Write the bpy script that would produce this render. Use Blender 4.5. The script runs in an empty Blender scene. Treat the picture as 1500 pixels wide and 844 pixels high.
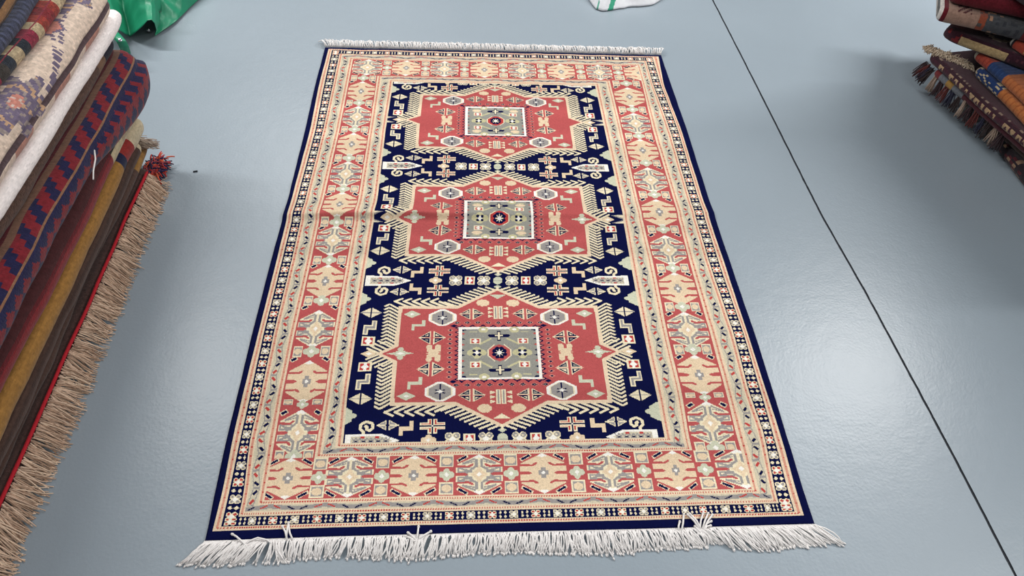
import bpy, bmesh, math, random
import numpy as np
from mathutils import Vector, Matrix, noise

random.seed(7)
rng = np.random.default_rng(11)
COL = bpy.context.scene.collection
PI = math.pi

# ------------------------------------------------------------------ camera geometry
def homography(src, dst):
    A = []
    for (x, y), (u, v) in zip(src, dst):
        A.append([x, y, 1, 0, 0, 0, -u*x, -u*y, -u])
        A.append([0, 0, 0, x, y, 1, -v*x, -v*y, -v])
    return np.linalg.svd(np.array(A, float))[2][-1].reshape(3, 3)
TL, TR, BL, BR = (475.5, 68.5), (968.5, 80), (300, 793), (1193.5, 768)
HM = homography([(0, 0), (1, 0), (1, 1), (0, 1)], [BL, BR, TR, TL])
FOC, RUGW = 1050.0, 1.3
KM = np.array([[FOC, 0, 750.0], [0, FOC, 422.0], [0, 0, 1]])
KI = np.linalg.inv(KM)
B_ = KI @ HM
if B_[2, 2] < 0: B_ = -B_
a_, b_, t_ = B_[:, 0], B_[:, 1], B_[:, 2]
RUGL = RUGW*np.linalg.norm(b_)/np.linalg.norm(a_)
a_ = a_/RUGW; b_ = b_/RUGL
s_ = (np.linalg.norm(a_)+np.linalg.norm(b_))/2
U_, _, V_ = np.linalg.svd(np.stack([a_/s_, b_/s_], 1), full_matrices=False)
R2 = U_ @ V_
RM = np.stack([R2[:, 0], R2[:, 1], np.cross(R2[:, 0], R2[:, 1])], 1)
TM = t_/s_
CAM = -RM.T @ TM
HI = np.linalg.inv(HM)

def uvpx(px, py):                      # photo position -> rug units (100 x 146)
    q = HI @ np.array([px, py, 1.0]); return q[0]/q[2]*100, q[1]/q[2]*146
def at(px, py, z=0.0):                 # photo position -> point of the plane at height z
    d = RM.T @ (KI @ np.array([px, py, 1.0])); k = (z-CAM[2])/d[2]
    return CAM + k*d
def on_plane(X, Y, z):                 # rug units -> world points at height z
    q = HM @ np.stack([X/100.0, Y/146.0, np.ones_like(X)])
    d = RM.T @ (KI @ (q/q[2]))
    k = (z-CAM[2])/d[2]
    return CAM[:, None] + k*d

cam = bpy.data.cameras.new('camera'); cam.sensor_width = 36; cam.lens = 36*FOC/1500
cam.clip_start = 0.05
co = bpy.data.objects.new('camera', cam); COL.objects.link(co)
M = Matrix.Identity(4)
for i in range(3):
    M[i][0] = RM[0, i]; M[i][1] = -RM[1, i]; M[i][2] = -RM[2, i]; M[i][3] = CAM[i]
co.matrix_world = M
bpy.context.scene.camera = co

# ------------------------------------------------------------------ helpers
def lin(c):
    c = np.asarray(c, float)/255.0
    return np.where(c <= 0.04045, c/12.92, ((c+0.055)/1.055)**2.4)

def tag(o, label=None, cat=None, group=None, kind=None):
    if label: o['label'] = label
    if cat: o['category'] = cat
    if group: o['group'] = group
    if kind: o['kind'] = kind
    return o

def empty(name, loc=(0, 0, 0)):
    o = bpy.data.objects.new(name, None); o.empty_display_size = 0.1
    COL.objects.link(o); o.location = loc
    bpy.context.view_layer.update()
    return o

def link_mesh(name, verts, faces, mat, parent=None, cols=None, smooth=True, mat_idx=None):
    me = bpy.data.meshes.new(name)
    verts = np.asarray(verts, np.float32)
    if isinstance(faces, np.ndarray):
        nf, k = faces.shape
        me.vertices.add(len(verts)); me.vertices.foreach_set('co', verts.ravel())
        me.loops.add(nf*k); me.loops.foreach_set('vertex_index', faces.astype(np.int32).ravel())
        me.polygons.add(nf)
        me.polygons.foreach_set('loop_start', np.arange(0, nf*k, k, dtype=np.int32))
        me.update(calc_edges=True)
    else:
        me.from_pydata([tuple(map(float, v)) for v in verts], [], [tuple(map(int, f)) for f in faces])
        nf = len(faces)
    me.validate()
    mats = mat if isinstance(mat, (list, tuple)) else [mat]
    for m in mats: me.materials.append(m)
    if mat_idx is not None: me.polygons.foreach_set('material_index', np.asarray(mat_idx, np.int32))
    if cols is not None:
        c = np.ones((nf, 4), np.float32); c[:, :3] = cols
        at_ = me.attributes.new('yarn', 'FLOAT_COLOR', 'FACE')
        at_.data.foreach_set('color', c.ravel())
    me.polygons.foreach_set('use_smooth', np.full(len(me.polygons), smooth))
    o = bpy.data.objects.new(name, me); COL.objects.link(o)
    if parent is not None:
        o.parent = parent
        o.matrix_parent_inverse = parent.matrix_world.inverted()
    return o

def nodes(m): return m.node_tree.nodes, m.node_tree.links
def new_mat(name):
    m = bpy.data.materials.new(name); m.use_nodes = True
    return m, m.node_tree.nodes['Principled BSDF']

def textile(name, rough=0.95, bump=0.3, scale=400.0, var=0.12, sheen=0.15, spec=.15):
    """woven or knotted yarn: face colours, broken up a little by noise, with a thread bump"""
    m, p = new_mat(name); n, l = nodes(m)
    a = n.new('ShaderNodeAttribute'); a.attribute_name = 'yarn'
    tc = n.new('ShaderNodeTexCoord')
    nz = n.new('ShaderNodeTexNoise'); nz.inputs['Scale'].default_value = scale*0.35; nz.inputs['Detail'].default_value = 3
    mp = n.new('ShaderNodeMapRange'); mp.inputs[1].default_value = 0.3; mp.inputs[2].default_value = 0.7
    mp.inputs[3].default_value = 1-var; mp.inputs[4].default_value = 1+var
    mx = n.new('ShaderNodeVectorMath'); mx.operation = 'SCALE'
    l.new(tc.outputs['Object'], nz.inputs['Vector']); l.new(nz.outputs['Fac'], mp.inputs[0])
    l.new(a.outputs['Color'], mx.inputs[0]); l.new(mp.outputs[0], mx.inputs['Scale'])
    l.new(mx.outputs[0], p.inputs['Base Color'])
    p.inputs['Roughness'].default_value = rough
    p.inputs['Sheen Weight'].default_value = sheen
    p.inputs['Specular IOR Level'].default_value = spec
    n2 = n.new('ShaderNodeTexNoise'); n2.inputs['Scale'].default_value = scale; n2.inputs['Detail'].default_value = 2
    bp = n.new('ShaderNodeBump'); bp.inputs['Strength'].default_value = bump; bp.inputs['Distance'].default_value = 0.003
    l.new(tc.outputs['Object'], n2.inputs['Vector']); l.new(n2.outputs['Fac'], bp.inputs['Height'])
    l.new(bp.outputs[0], p.inputs['Normal'])
    return m

def plain(name, rgb, rough=0.8, spec=0.3, metal=0.0, bump=0.0, scale=200.0, var=0.0):
    m, p = new_mat(name); n, l = nodes(m)
    c = lin(rgb); p.inputs['Base Color'].default_value = (*c, 1)
    p.inputs['Roughness'].default_value = rough; p.inputs['Metallic'].default_value = metal
    p.inputs['Specular IOR Level'].default_value = spec
    tc = n.new('ShaderNodeTexCoord')
    if var:
        nz = n.new('ShaderNodeTexNoise'); nz.inputs['Scale'].default_value = scale*0.4; nz.inputs['Detail'].default_value = 3
        rp = n.new('ShaderNodeValToRGB')
        rp.color_ramp.elements[0].position = .3; rp.color_ramp.elements[1].position = .7
        rp.color_ramp.elements[0].color = (*(c*(1-var)), 1); rp.color_ramp.elements[1].color = (*np.minimum(c*(1+var), 1), 1)
        l.new(tc.outputs['Object'], nz.inputs['Vector']); l.new(nz.outputs['Fac'], rp.inputs[0]); l.new(rp.outputs[0], p.inputs['Base Color'])
    if bump:
        n2 = n.new('ShaderNodeTexNoise'); n2.inputs['Scale'].default_value = scale; n2.inputs['Detail'].default_value = 3
        bp = n.new('ShaderNodeBump'); bp.inputs['Strength'].default_value = bump; bp.inputs['Distance'].default_value = 0.003
        l.new(tc.outputs['Object'], n2.inputs['Vector']); l.new(n2.outputs['Fac'], bp.inputs['Height']); l.new(bp.outputs[0], p.inputs['Normal'])
    return m

def tube(V, F, pts, r, k=5, r_end=None, cap=True):
    """append a tube along pts to V, F"""
    pts = [np.asarray(p, float) for p in pts]; base = len(V); n = len(pts)
    for i, p in enumerate(pts):
        d = pts[min(i+1, n-1)]-pts[max(i-1, 0)]; d = d/(np.linalg.norm(d)+1e-9)
        up = np.array([0, 0, 1.0]) if abs(d[2]) < .9 else np.array([1.0, 0, 0])
        e1 = np.cross(d, up); e1 /= np.linalg.norm(e1)+1e-9; e2 = np.cross(e1, d)
        rr = r if r_end is None else r+(r_end-r)*i/(n-1)
        for j in range(k):
            a = 2*PI*j/k; V.append(p+rr*(math.cos(a)*e1+math.sin(a)*e2))
    for i in range(n-1):
        for j in range(k):
            F.append((base+i*k+j, base+i*k+(j+1) % k, base+(i+1)*k+(j+1) % k, base+(i+1)*k+j))
    if cap:
        F.append(tuple(base+j for j in range(k))[::-1]); F.append(tuple(base+(n-1)*k+j for j in range(k)))

# ------------------------------------------------------------------ the rug's pattern, drawn knot by knot
PAL = dict(navy=(9, 14, 58), tan=(222, 200, 172), cream=(228, 215, 184), red=(178, 84, 84), gray=(150, 145, 142),
           strip=(202, 192, 168), white=(236, 232, 224), green=(196, 197, 174), peach=(220, 197, 166), red2=(182, 66, 64),
           mid=(144, 143, 135), rose=(205, 147, 126), salmon=(210, 152, 134), dgray=(112, 108, 104), olive=(190, 184, 146))
PN = {k: i for i, k in enumerate(PAL)}
RES = 7
PW, PH = 100*RES, 146*RES
G = np.zeros((PH, PW), np.uint8)
T = [0, 0, 1, 1]                       # current placement: origin and mirror

def poly(pts, c):
    P = np.asarray(pts, float)
    x = T[0]+T[2]*P[:, 0]; y = T[1]+T[3]*P[:, 1]
    i0 = max(int(x.min()*RES)-1, 0); i1 = min(int(x.max()*RES)+2, PW)
    j0 = max(int(y.min()*RES)-1, 0); j1 = min(int(y.max()*RES)+2, PH)
    if i1 <= i0 or j1 <= j0: return
    X = (np.arange(i0, i1)+.5)/RES; Y = (np.arange(j0, j1)+.5)/RES
    ins = np.zeros((len(Y), len(X)), bool); n = len(x)
    for k in range(n):
        xa, ya, xb, yb = x[k], y[k], x[(k+1) % n], y[(k+1) % n]
        if ya == yb: continue
        cr = (ya > Y) != (yb > Y)
        if not cr.any(): continue
        xi = xa+(Y-ya)*(xb-xa)/(yb-ya)
        ins ^= cr[:, None] & (X[None, :] < xi[:, None])
    G[j0:j1, i0:i1][ins] = PN[c]
def rect(x0, y0, x1, y1, c): poly([(x0, y0), (x1, y0), (x1, y1), (x0, y1)], c)
def box(cx, cy, hw, hh, c): rect(cx-hw, cy-hh, cx+hw, cy+hh, c)
def ell(cx, cy, rx, ry, c, n=18): poly([(cx+rx*math.cos(2*PI*k/n), cy+ry*math.sin(2*PI*k/n)) for k in range(n)], c)
def dia(cx, cy, rx, ry, c): poly([(cx-rx, cy), (cx, cy-ry), (cx+rx, cy), (cx, cy+ry)], c)
def line(p, q, w, c):
    dx, dy = q[0]-p[0], q[1]-p[1]; L = math.hypot(dx, dy) or 1; nx, ny = -dy/L*w/2, dx/L*w/2
    poly([(p[0]+nx, p[1]+ny), (q[0]+nx, q[1]+ny), (q[0]-nx, q[1]-ny), (p[0]-nx, p[1]-ny)], c)
def path(pts, w, c):
    for p, q in zip(pts, pts[1:]): line(p, q, w, c)
    for p in pts[1:-1]: ell(p[0], p[1], w*.48, w*.48, c, 8)
def place(x, y, sx=1, sy=1): T[:] = [x, y, sx, sy]

def quatre(cx, cy, rx, ry, c, cc='white'):            # four-lobed little flower
    for q in (1, -1):
        ell(cx+q*rx*.62, cy, rx*.40, ry*.52, c, 12); ell(cx, cy+q*ry*.58, rx*.42, ry*.44, c, 12)
        for p in (1, -1): ell(cx+q*rx*.30, cy+p*ry*.30, rx*.30, ry*.34, c, 10)
    ell(cx, cy, rx*.55, ry*.55, c); dia(cx, cy, rx*.32, ry*.40, cc)
def frame_square(cx, cy, hw, hh):                      # framed square of the main border
    box(cx, cy, hw, hh, 'cream'); box(cx, cy, hw*.8, hh*.8, 'gray')
    ell(cx, cy, hw*.72, hh*.6, 'peach')
def dash(cx, cy, dx, dy, w, c, rim=None, rw=.2):
    if rim: line((cx-dx*1.25, cy-dy*1.25), (cx+dx*1.25, cy+dy*1.25), w+rw*2, rim)
    line((cx-dx, cy-dy), (cx+dx, cy+dy), w, c)

def palmette(cx, cy, hw, hh, kind):                   # the big motif of the main border
    x0, y0 = T[0], T[1]
    for sy in (1, -1):
        for sx in (1, -1):
            place(cx, cy, sx, sy)
            f = 'peach' if kind == 'peach' else 'cream'
            poly([(0, hh), (hw*.92, hh*.50), (hw*.92, hh*.455), (0, hh*.42)], f)
            rect(0, hh*.06, hw*.97, hh*.35, f); rect(0, 0, hw*.55, hh*.5, f)
            if kind == 'peach':
                poly([(0, hh), (hw*.22, hh*.86), (0, hh*.8)], 'white')
                rect(0, 0, hw*.10, hh*.26, 'gray'); rect(0, 0, hw*.2, hh*.11, 'gray')
            else:
                line((hw*.16, hh*.78), (hw*.70, hh*.54), .34, 'gray'); line((hw*.2, hh*.64), (hw*.72, hh*.51), .22, 'gray')
                for a, b in ((.10, .16), (.30, .345)): rect(hw*.30, hh*a, hw*.9, hh*(b+.015), 'gray')
                rect(hw*.84, hh*.12, hw*.9, hh*.34, 'gray')
                poly([(hw*.3, hh*.12), (hw*.62, hh*.17), (hw*.84, hh*.28), (hw*.84, hh*.33), (hw*.5, hh*.25), (hw*.3, hh*.22)], 'gray')
                poly([(hw*.12, hh*.34), (hw*.44, hh*.10), (hw*.5, hh*.0), (hw*.7, 0), (hw*.42, hh*.24), (hw*.2, hh*.42)], 'gray')
                rect(hw*.06, hh*.36, hw*.17, hh*.76, 'gray')
                poly([(0, hh), (hw*.25, hh*.86), (hw*.1, hh*.78), (0, hh*.84)], 'white')
                poly([(0, hh*.46), (hw*.12, hh*.22), (0, hh*.1)], 'peach')
                poly([(0, hh*.30), (hw*.16, hh*.16), (hw*.38, 0), (0, 0)], 'peach')
                dia(0, 0, hw*.12, hh*.12, 'white')
            # red cuts between the leaves
            poly([(hw*1.02, hh*.455), (hw*1.02, hh*.36), (hw*.42, hh*.345), (hw*.26, hh*.43), (hw*.23, hh*.52), (hw*.33, hh*.52), (hw*.46, hh*.435)], 'red')
            poly([(hw*1.02, -hh*.01), (hw*1.02, hh*.085), (hw*.6, hh*.08), (hw*.44, hh*.0)], 'red')
    place(cx, cy)
    if kind == 'peach': dia(0, 0, hw*.1, hh*.09, 'white')
    place(x0, y0)

def flower(cx, cy, r, ry, kind):                      # rosette of the narrow navy band
    pc = 'red2' if kind else 'gray'
    for sx in (1, -1):
        for sy in (1, -1):
            ell(cx+sx*r*.5, cy+sy*ry*.5, r*.52, ry*.52, 'cream', 10)
    for sx in (1, -1):
        for sy in (1, -1):
            ell(cx+sx*r*.53, cy+sy*ry*.53, r*.31, ry*.31, pc, 8)
    dia(cx, cy, r*.55, ry*.55, 'white')
def mini_cross(cx, cy, r, ry):
    dia(cx, cy, r, ry, 'cream'); box(cx, cy, r*.55, ry*.55, 'cream')

CX = 48.5
XL = [0, .9, 2.2, 4.0, 5.0, 7.1, 8.3, 15.6, 16.9, 18.8, 20.1]
XR = [100, 98.9, 97.6, 95.8, 94.7, 92.3, 90.7, 82.9, 81.4, 79.2, 77.6]
YB = [0, 1.6, 2.35, 3.8, 4.75, 5.75, 6.6, 14.1, 14.9, 15.95, 16.8]
YT = [146, 144.9, 144.3, 142.4, 141.9, 140.5, 139.7, 131.6, 130.9, 130.1, 128.7]
RING = ['navy', 'tan', 'navy', 'tan', 'strip', 'tan', 'red', 'tan', 'strip', 'tan', 'navy']
def ringframe(k):
    c = RING[k]
    rect(XL[k], YB[k], XR[k], YB[k+1], c); rect(XL[k], YT[k+1], XR[k], YT[k], c)
    rect(XL[k], YB[k], XL[k+1], YT[k], c); rect(XR[k+1], YB[k], XR[k], YT[k], c)

# --- field
for k in range(len(RING)): rect(XL[k], YB[k], XR[k], YT[k], RING[k])
MED = [36.1, 73.85, 111.4]
HP = 18.83
def zshape(cx, cy, hw, hh, t, up_right, c, inner=None):
    s = 1 if up_right else -1
    def dr(t, c, e):
        rect2 = lambda xa, ya, xb, yb: poly([(cx+s*xa, cy+ya), (cx+s*xb, cy+ya), (cx+s*xb, cy+yb), (cx+s*xa, cy+yb)], c)
        rect2(hw-t, -t*.5, hw, hh-e) if not e else rect2(hw-t-e, -t*.5, hw-e, hh-e)
        rect2(-hw+e, -t*.55, hw-e, t*.55)
        rect2(-hw+e, -hh+e, -hw+t+e, t*.5)
    dr(t, c, 0)
    if inner: dr(t*.5, inner, t*.25)
def kite_field(cx, cy, hw, hh, gray):
    dia(cx, cy, hw, hh, 'cream')
    if gray:
        for s in (1, -1):
            for q in (1, -1):
                poly([(cx+s*hw*.2, cy+q*hh*.12), (cx+s*hw*.75, cy+q*hh*.12), (cx+s*hw*.2, cy+q*hh*.66)], 'gray')
    rect(cx-hw, cy-.09, cx+hw, cy+.09, 'gray' if not gray else 'cream')
    box(cx, cy, .17, hh, 'navy')
    if gray: box(cx, cy, .35, .12, 'navy')
def kite_med(cx, cy, hw, hh):
    dia(cx, cy, hw, hh, 'salmon')
    for s in (1, -1):
        for q in (1, -1):
            poly([(cx+s*hw*.10, cy+q*hh*.06), (cx+s*hw*.96, cy+q*hh*.03), (cx+s*hw*.10, cy+q*hh*.98)], 'cream')
            poly([(cx+s*hw*.17, cy+q*hh*.10), (cx+s*hw*.84, cy+q*hh*.10), (cx+s*hw*.17, cy+q*hh*.80)], 'navy')
            poly([(cx+s*hw*.26, cy+q*hh*.22), (cx+s*hw*.55, cy+q*hh*.22), (cx+s*hw*.26, cy+q*hh*.54)], 'cream' if q > 0 else 'mid')
    box(cx, cy, .16, hh, 'red')
def swirl(cx, cy):
    path([(cx+.55, cy-1.5), (cx+.55, cy-.95), (cx+1.2, cy-.45), (cx+1.05, cy+.5), (cx+.1, cy+1.05), (cx-.95, cy+.65),
          (cx-1.15, cy-.3), (cx-.55, cy-.8), (cx, cy-.55), (cx-.02, cy), (cx+.4, cy+.2)], .52, 'cream')
def dagger(tip, base, h):
    poly([(base, -h), (base, h), (tip+3.2, h*.95), (tip, 0), (tip+3.2, -h*.95)], 'white')
    poly([(base-1.0, -h*.68), (base-1.0, h*.68), (tip+3.2, h*.62), (tip+1.3, 0), (tip+3.2, -h*.62)], 'strip')
    n = 5
    L = (base-1.2)-(tip+1.8)
    for k in range(n):
        x = tip+1.8+L*(k+.5)/n
        path([(x-L/n/2, -h*.45), (x, h*.45), (x+L/n/2, -h*.45)], .22, 'gray')
        path([(x-L/n/2, h*.45), (x, -h*.45), (x+L/n/2, h*.45)], .22, 'gray')
        box(x, 0, .26, .15, 'navy')
        if k % 2: box(x+.2, h*.52, .36, .16, 'red2'); box(x+.2, -h*.52, .36, .16, 'red2')
def rosette(cx, cy, r):
    for s in (1, -1):
        for q in (1, -1): ell(cx+s*r*.45, cy+q*r*.45, r*.55, r*.55, 'cream', 12)
    for s in (1, -1):
        for q in (1, -1):
            ell(cx+s*r*.52, cy+q*r*.52, r*.38, r*.36, 'gray', 10); ell(cx+s*r*.45, cy+q*r*.5, r*.16, r*.14, 'cream', 8)
    dia(cx, cy, r*.5, r*.5, 'white')
def redsquare(cx, cy, hw, hh):
    box(cx, cy, hw, hh, 'cream'); box(cx, cy, hw*.72, hh*.72, 'red2')
    dia(cx, cy, hw*.62, hh*.62, 'white'); box(cx, cy, hw*.2, hh*.85, 'white')
def pinkcross(cx, cy, hw, hh):
    for s in (1, -1):
        for q in (1, -1):
            rect(cx+s*.16, cy+q*.16, cx+s*hw, cy+q*.72, 'cream'); rect(cx+s*.16, cy+q*.16, cx+s*.85, cy+q*hh, 'cream')
            rect(cx+s*.34, cy+q*.32, cx+s*(hw-.2), cy+q*.56, 'salmon'); rect(cx+s*.36, cy+q*.32, cx+s*.64, cy+q*(hh-.2), 'red2')
    box(cx, cy, .16, .16, 'white')

OZ = {0: {(-1, 1): 1, (-1, -1): 1, (1, 1): 0, (1, -1): 1}, 1: {(-1, 1): 0, (-1, -1): 1, (1, 1): 1, (1, -1): 1},
      2: {(-1, 1): 0, (-1, -1): 0, (1, 1): 1, (1, -1): 1}}
IZ = {0: {(-1, 1): 1, (-1, -1): 1, (1, 1): 0, (1, -1): 0}, 1: {(-1, 1): 1, (-1, -1): 0, (1, 1): 0, (1, -1): 1},
      2: {(-1, 1): 1, (-1, -1): 0, (1, 1): 0, (1, -1): 1}}
for mi, my in enumerate(MED):
    for sx in (1, -1):
        for sy in (1, -1):
            place(CX, my, sx, sy)
            # comb teeth round the medallion
            nd = 10
            for k in range(nd):
                f = (k+.3)/nd; bx, by = 8.8*(1-f), 11.7+4.9*f
                ln = 2.75 if k < nd-1 else 2.0
                line((bx-.2, by-.1), (bx+ln, by+ln*.40), .40, 'cream')
            for b in (18.5, 16.65, 14.8, 12.95, 11.1, 9.4):
                tip = (b+2.9, 13.15)
                line((b-.3, 11.55), tip, .46, 'cream')
                if b > 9.5: line((tip[0]+.15, tip[1]-.1), (tip[0]-1.7, 13.95), .42, 'cream')
            for k in range(12):
                y = 1.75+k*.86
                line((20.3, y-.15), (22.35, y+1.2), .42, 'cream'); line((22.3, y+1.22), (23.35, y+.62), .40, 'cream')
            for bx, by, ex, ey in ((20.8, 1.35, 24.0, 3.2), (21.6, .85, 24.7, 2.55), (22.5, .4, 25.3, 1.95), (23.4, .1, 25.9, 1.35)):
                line((bx, by), (ex, ey), .40, 'cream')
    for sx in (1, -1):
        for sy in (1, -1):
            place(CX, my, sx, sy)
            poly([(-.01, -.01), (-.01, 16.75), (0, 16.75), (8.55, 11.85), (20.5, 11.85), (20.6, 2.0), (24.1, 0), (24.1, -.01)], 'tan')
            dia(25.4, 0, 1.6, .85, 'peach')
    for sx in (1, -1):
        for sy in (1, -1):
            place(CX, my, sx, sy)
            poly([(-.01, -.01), (-.01, 16.0), (0, 16.0), (8.35, 11.15), (19.7, 11.15), (19.85, 1.75), (22.9, 0), (22.9, -.01)], 'red')
    for sx in (1, -1):
        place(CX, my, sx, 1)
        dia(25.4, 0, .6, .35, 'white')
        # small cross at the side points, fork-shaped flower, centre of the medallion
        if mi < 2:
            dia(19.3, 0, 2.7, .55, 'green'); box(19.3, 0, .5, 1.15, 'green'); box(19.3, 0, .95, .6, 'green')
            ell(19.3, 1.0, .62, .5, 'green', 10); ell(19.3, -1.0, .62, .5, 'green', 10); dia(19.3, 0, .8, .35, 'white')
        for q in (1, -1):
            for s in (1, -1): (ell(12.9+s*.85, q*1.45, .62, .62, 'peach', 10), box(12.9+s*.82, q*.95, .52, .6, 'peach'))
            box(12.9, q*.42, 1.0, .5, 'peach')
        dia(12.9, 0, 1.6, .35, 'peach')
        for sy in (1, -1):
            place(CX, my, sx, sy)
            # octagon
            cx, cy = 11.4, 8.85
            poly([(cx-2.85, cy-.8), (cx-2.85, cy+.8), (cx-.6, cy+2.15), (cx+.6, cy+2.15), (cx+2.85, cy+.8), (cx+2.85, cy-.8), (cx+.6, cy-2.15), (cx-.6, cy-2.15)], 'white')
            poly([(cx-2.35, cy-.75), (cx-2.35, cy+.75), (cx-.5, cy+1.82), (cx+.5, cy+1.82), (cx+2.35, cy+.75), (cx+2.35, cy-.75), (cx+.5, cy-1.82), (cx-.5, cy-1.82)], 'cream')
            poly([(cx-2.1, cy-.72), (cx-2.1, cy+.72), (cx-.4, cy+1.72), (cx+.4, cy+1.72), (cx+2.1, cy+.72), (cx+2.1, cy-.72), (cx+.4, cy-1.72), (cx-.4, cy-1.72)], 'gray')
            box(cx, cy, .15, 1.75, 'navy')
            for q in (1, -1):
                line((cx, cy), (cx+.95, cy+q*.42), .24, 'navy'); line((cx, cy), (cx-.95, cy+q*.42), .24, 'navy')
            dia(cx, cy, .75, .3, 'white'); dia(cx, cy, .3, .5, 'white')
            kite_med(5.45, 9.7, 2.65, 1.5)
            kite_med(13.3, 3.75, 2.75, 1.7)
            for k in range(9):
                a = 2*PI*k/9; ell(3.1+.85*math.cos(a), 12.6+.56*math.sin(a), .56, .42, 'peach', 8)
            ell(3.1, 12.6, 1.1, .75, 'peach')
            for k in range(3):
                y = 9.15+k*1.0
                poly([(.95, y), (2.1, y-.42), (2.1, y+.42)], 'cream')
            poly([(0, 13.7), (1.7, 14.85), (0, 14.85)], 'green' if sy > 0 else 'cream')
            # niche of the corner: diamond and hooked bar
            dia(17.6, 9.75, 1.75, .95, 'green'); dia(17.6, 9.75, .5, .3, 'white')
            up = IZ[mi][(sx, sy)]
            place(CX+sx*16.2, my+sy*6.9)
            zshape(0, 0, 1.35, 1.35, .62, up, 'green')
            place(CX, my, sx, sy)
            # small navy diamonds round the centre panel
            for k in range(5):
                dia(2.1*k, 7.45, .72, .42, 'salmon'); dia(2.1*k, 7.45, .58, .34, 'navy'); box(2.1*k, 7.45, .14, .1, 'mid')
                if k < 4: poly([(2.1*k+.2, 6.3), (2.1*k+1.05, 6.95), (2.1*k+1.9, 6.3), (2.1*k+1.5, 6.3), (2.1*k+1.05, 6.6), (2.1*k+.6, 6.3)], 'navy')
            for k in range(6):
                y = .0+k*1.12
                dia(9.75, y, .58, .36, 'salmon'); dia(9.75, y, .36, .26, 'navy')
                poly([(8.0, y+.05), (8.9, y+.56), (8.0, y+1.07)], 'navy'); poly([(7.9, y+.3), (8.45, y+.56), (7.9, y+.82)], 'salmon')
            dia(9.0, 6.7, .75, .4, 'navy')
            # centre panel
            rect(-.01, -.01, 8.0, 6.3, 'white'); rect(-.01, -.01, 7.35, 5.8, 'mid')
    for sx in (1, -1):
        for sy in (1, -1):
            place(CX, my, sx, sy)
            for k in range(4):
                y = .6+k*1.35
                poly([(7.4, y-.3), (6.75, y), (7.4, y+.3)], 'red2' if k % 2 else 'navy')
            poly([(7.35, 5.3), (6.5, 5.5), (6.5, 5.75), (7.35, 5.75)], 'navy')
            ell(3.1, 5.6, 1.0, .75, 'olive'); ell(3.1, 5.7, .45, .3, 'white')
            line((4.0, 2.0), (1.5, 3.5), .42, 'olive')
            redsquare(4.75, 2.85, 1.05, .68)
            rect(4.4, 5.0, 5.9, 5.25, 'olive')
            if mi > 0: ell(5.0, 4.4, 1.2, .55, 'peach')
            for e, c in ((.0, 'navy'), (.17, 'cream')):
                pass
            # navy cross
            cy = 4.15
            poly([(0, cy-1.25), (.42, cy-1.25), (.42, cy-.38), (1.9, cy-.38), (2.3, cy), (1.9, cy+.38), (.42, cy+.38), (.42, cy+1.25), (0, cy+1.25)], 'navy')
            rect(0, cy-.95, .16, cy+.95, 'cream'); rect(0, cy-.13, .8, cy+.13, 'cream')
            # clover
            if sy > 0: quatre(4.45, 0, 1.9, 1.4, 'olive')
            ell(4.45+.52, .45, .36, .32, 'navy'); ell(4.45-.52, .45, .36, .32, 'navy')
            # hexagon flower
            poly([(-.01, -.01), (-.01, 2.1), (0, 2.1), (2.1, 1.1), (2.1, -.01)], 'red2' if mi else 'red')
            rect(2.1, -.01, 2.3, .75, 'cream'); line((2.2, .75), (0.9, 2.0), .2, 'cream')
    place(CX, my)
    for k in range(8):
        a = 2*PI*(k+.5)/8; ell(1.05*math.cos(a), 1.1*math.sin(a), .5, .46, 'navy', 10)
    ell(0, 0, .95, .95, 'navy')
    for k in range(8):
        a = 2*PI*k/8; line((0, 0), (.95*math.cos(a), .95*math.sin(a)), .16, 'cream')
    dia(0, 0, .6, .6, 'white')
    for q in (1, -1):
        for s in (1, -1):
            box(s*.47, q*10.1, .40, 1.62, 'cream'); box(s*.47, q*10.1, .17, 1.4, 'gray')
    # what stands in the navy ground beside the medallion
    for sx in (1, -1):
        for sy in (1, -1):
            place(CX, my, sx, sy)
            kite_field(25.9, 10.2, 2.15, 1.35, False)
            redsquare(25.8, 3.05, 1.3, 1.1)
            poly([(29.5, 11.7), (28.5, 11.9), (27.9, 12.35), (27.3, 12.6), (27.15, 13.2), (26.5, 13.45), (26.3, 13.85), (26.6, 14.2), (27.15, 14.35), (27.3, 14.95), (27.9, 15.25), (28.5, 15.7), (29.5, 15.9)], 'green')
            if mi > 0: poly([(29.2, .1), (29.2, 1.3), (26.1, 1.15)], 'gray'); 
            if mi > 0: poly([(29.2, .5), (29.2, 1.1), (27.0, 1.1)], 'cream')
            place(CX+sx*25.75, my+sy*6.45)
            zshape(0, 0, 1.25, 1.8, .95, OZ[mi][(sx, sy)], 'cream', 'gray')
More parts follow.
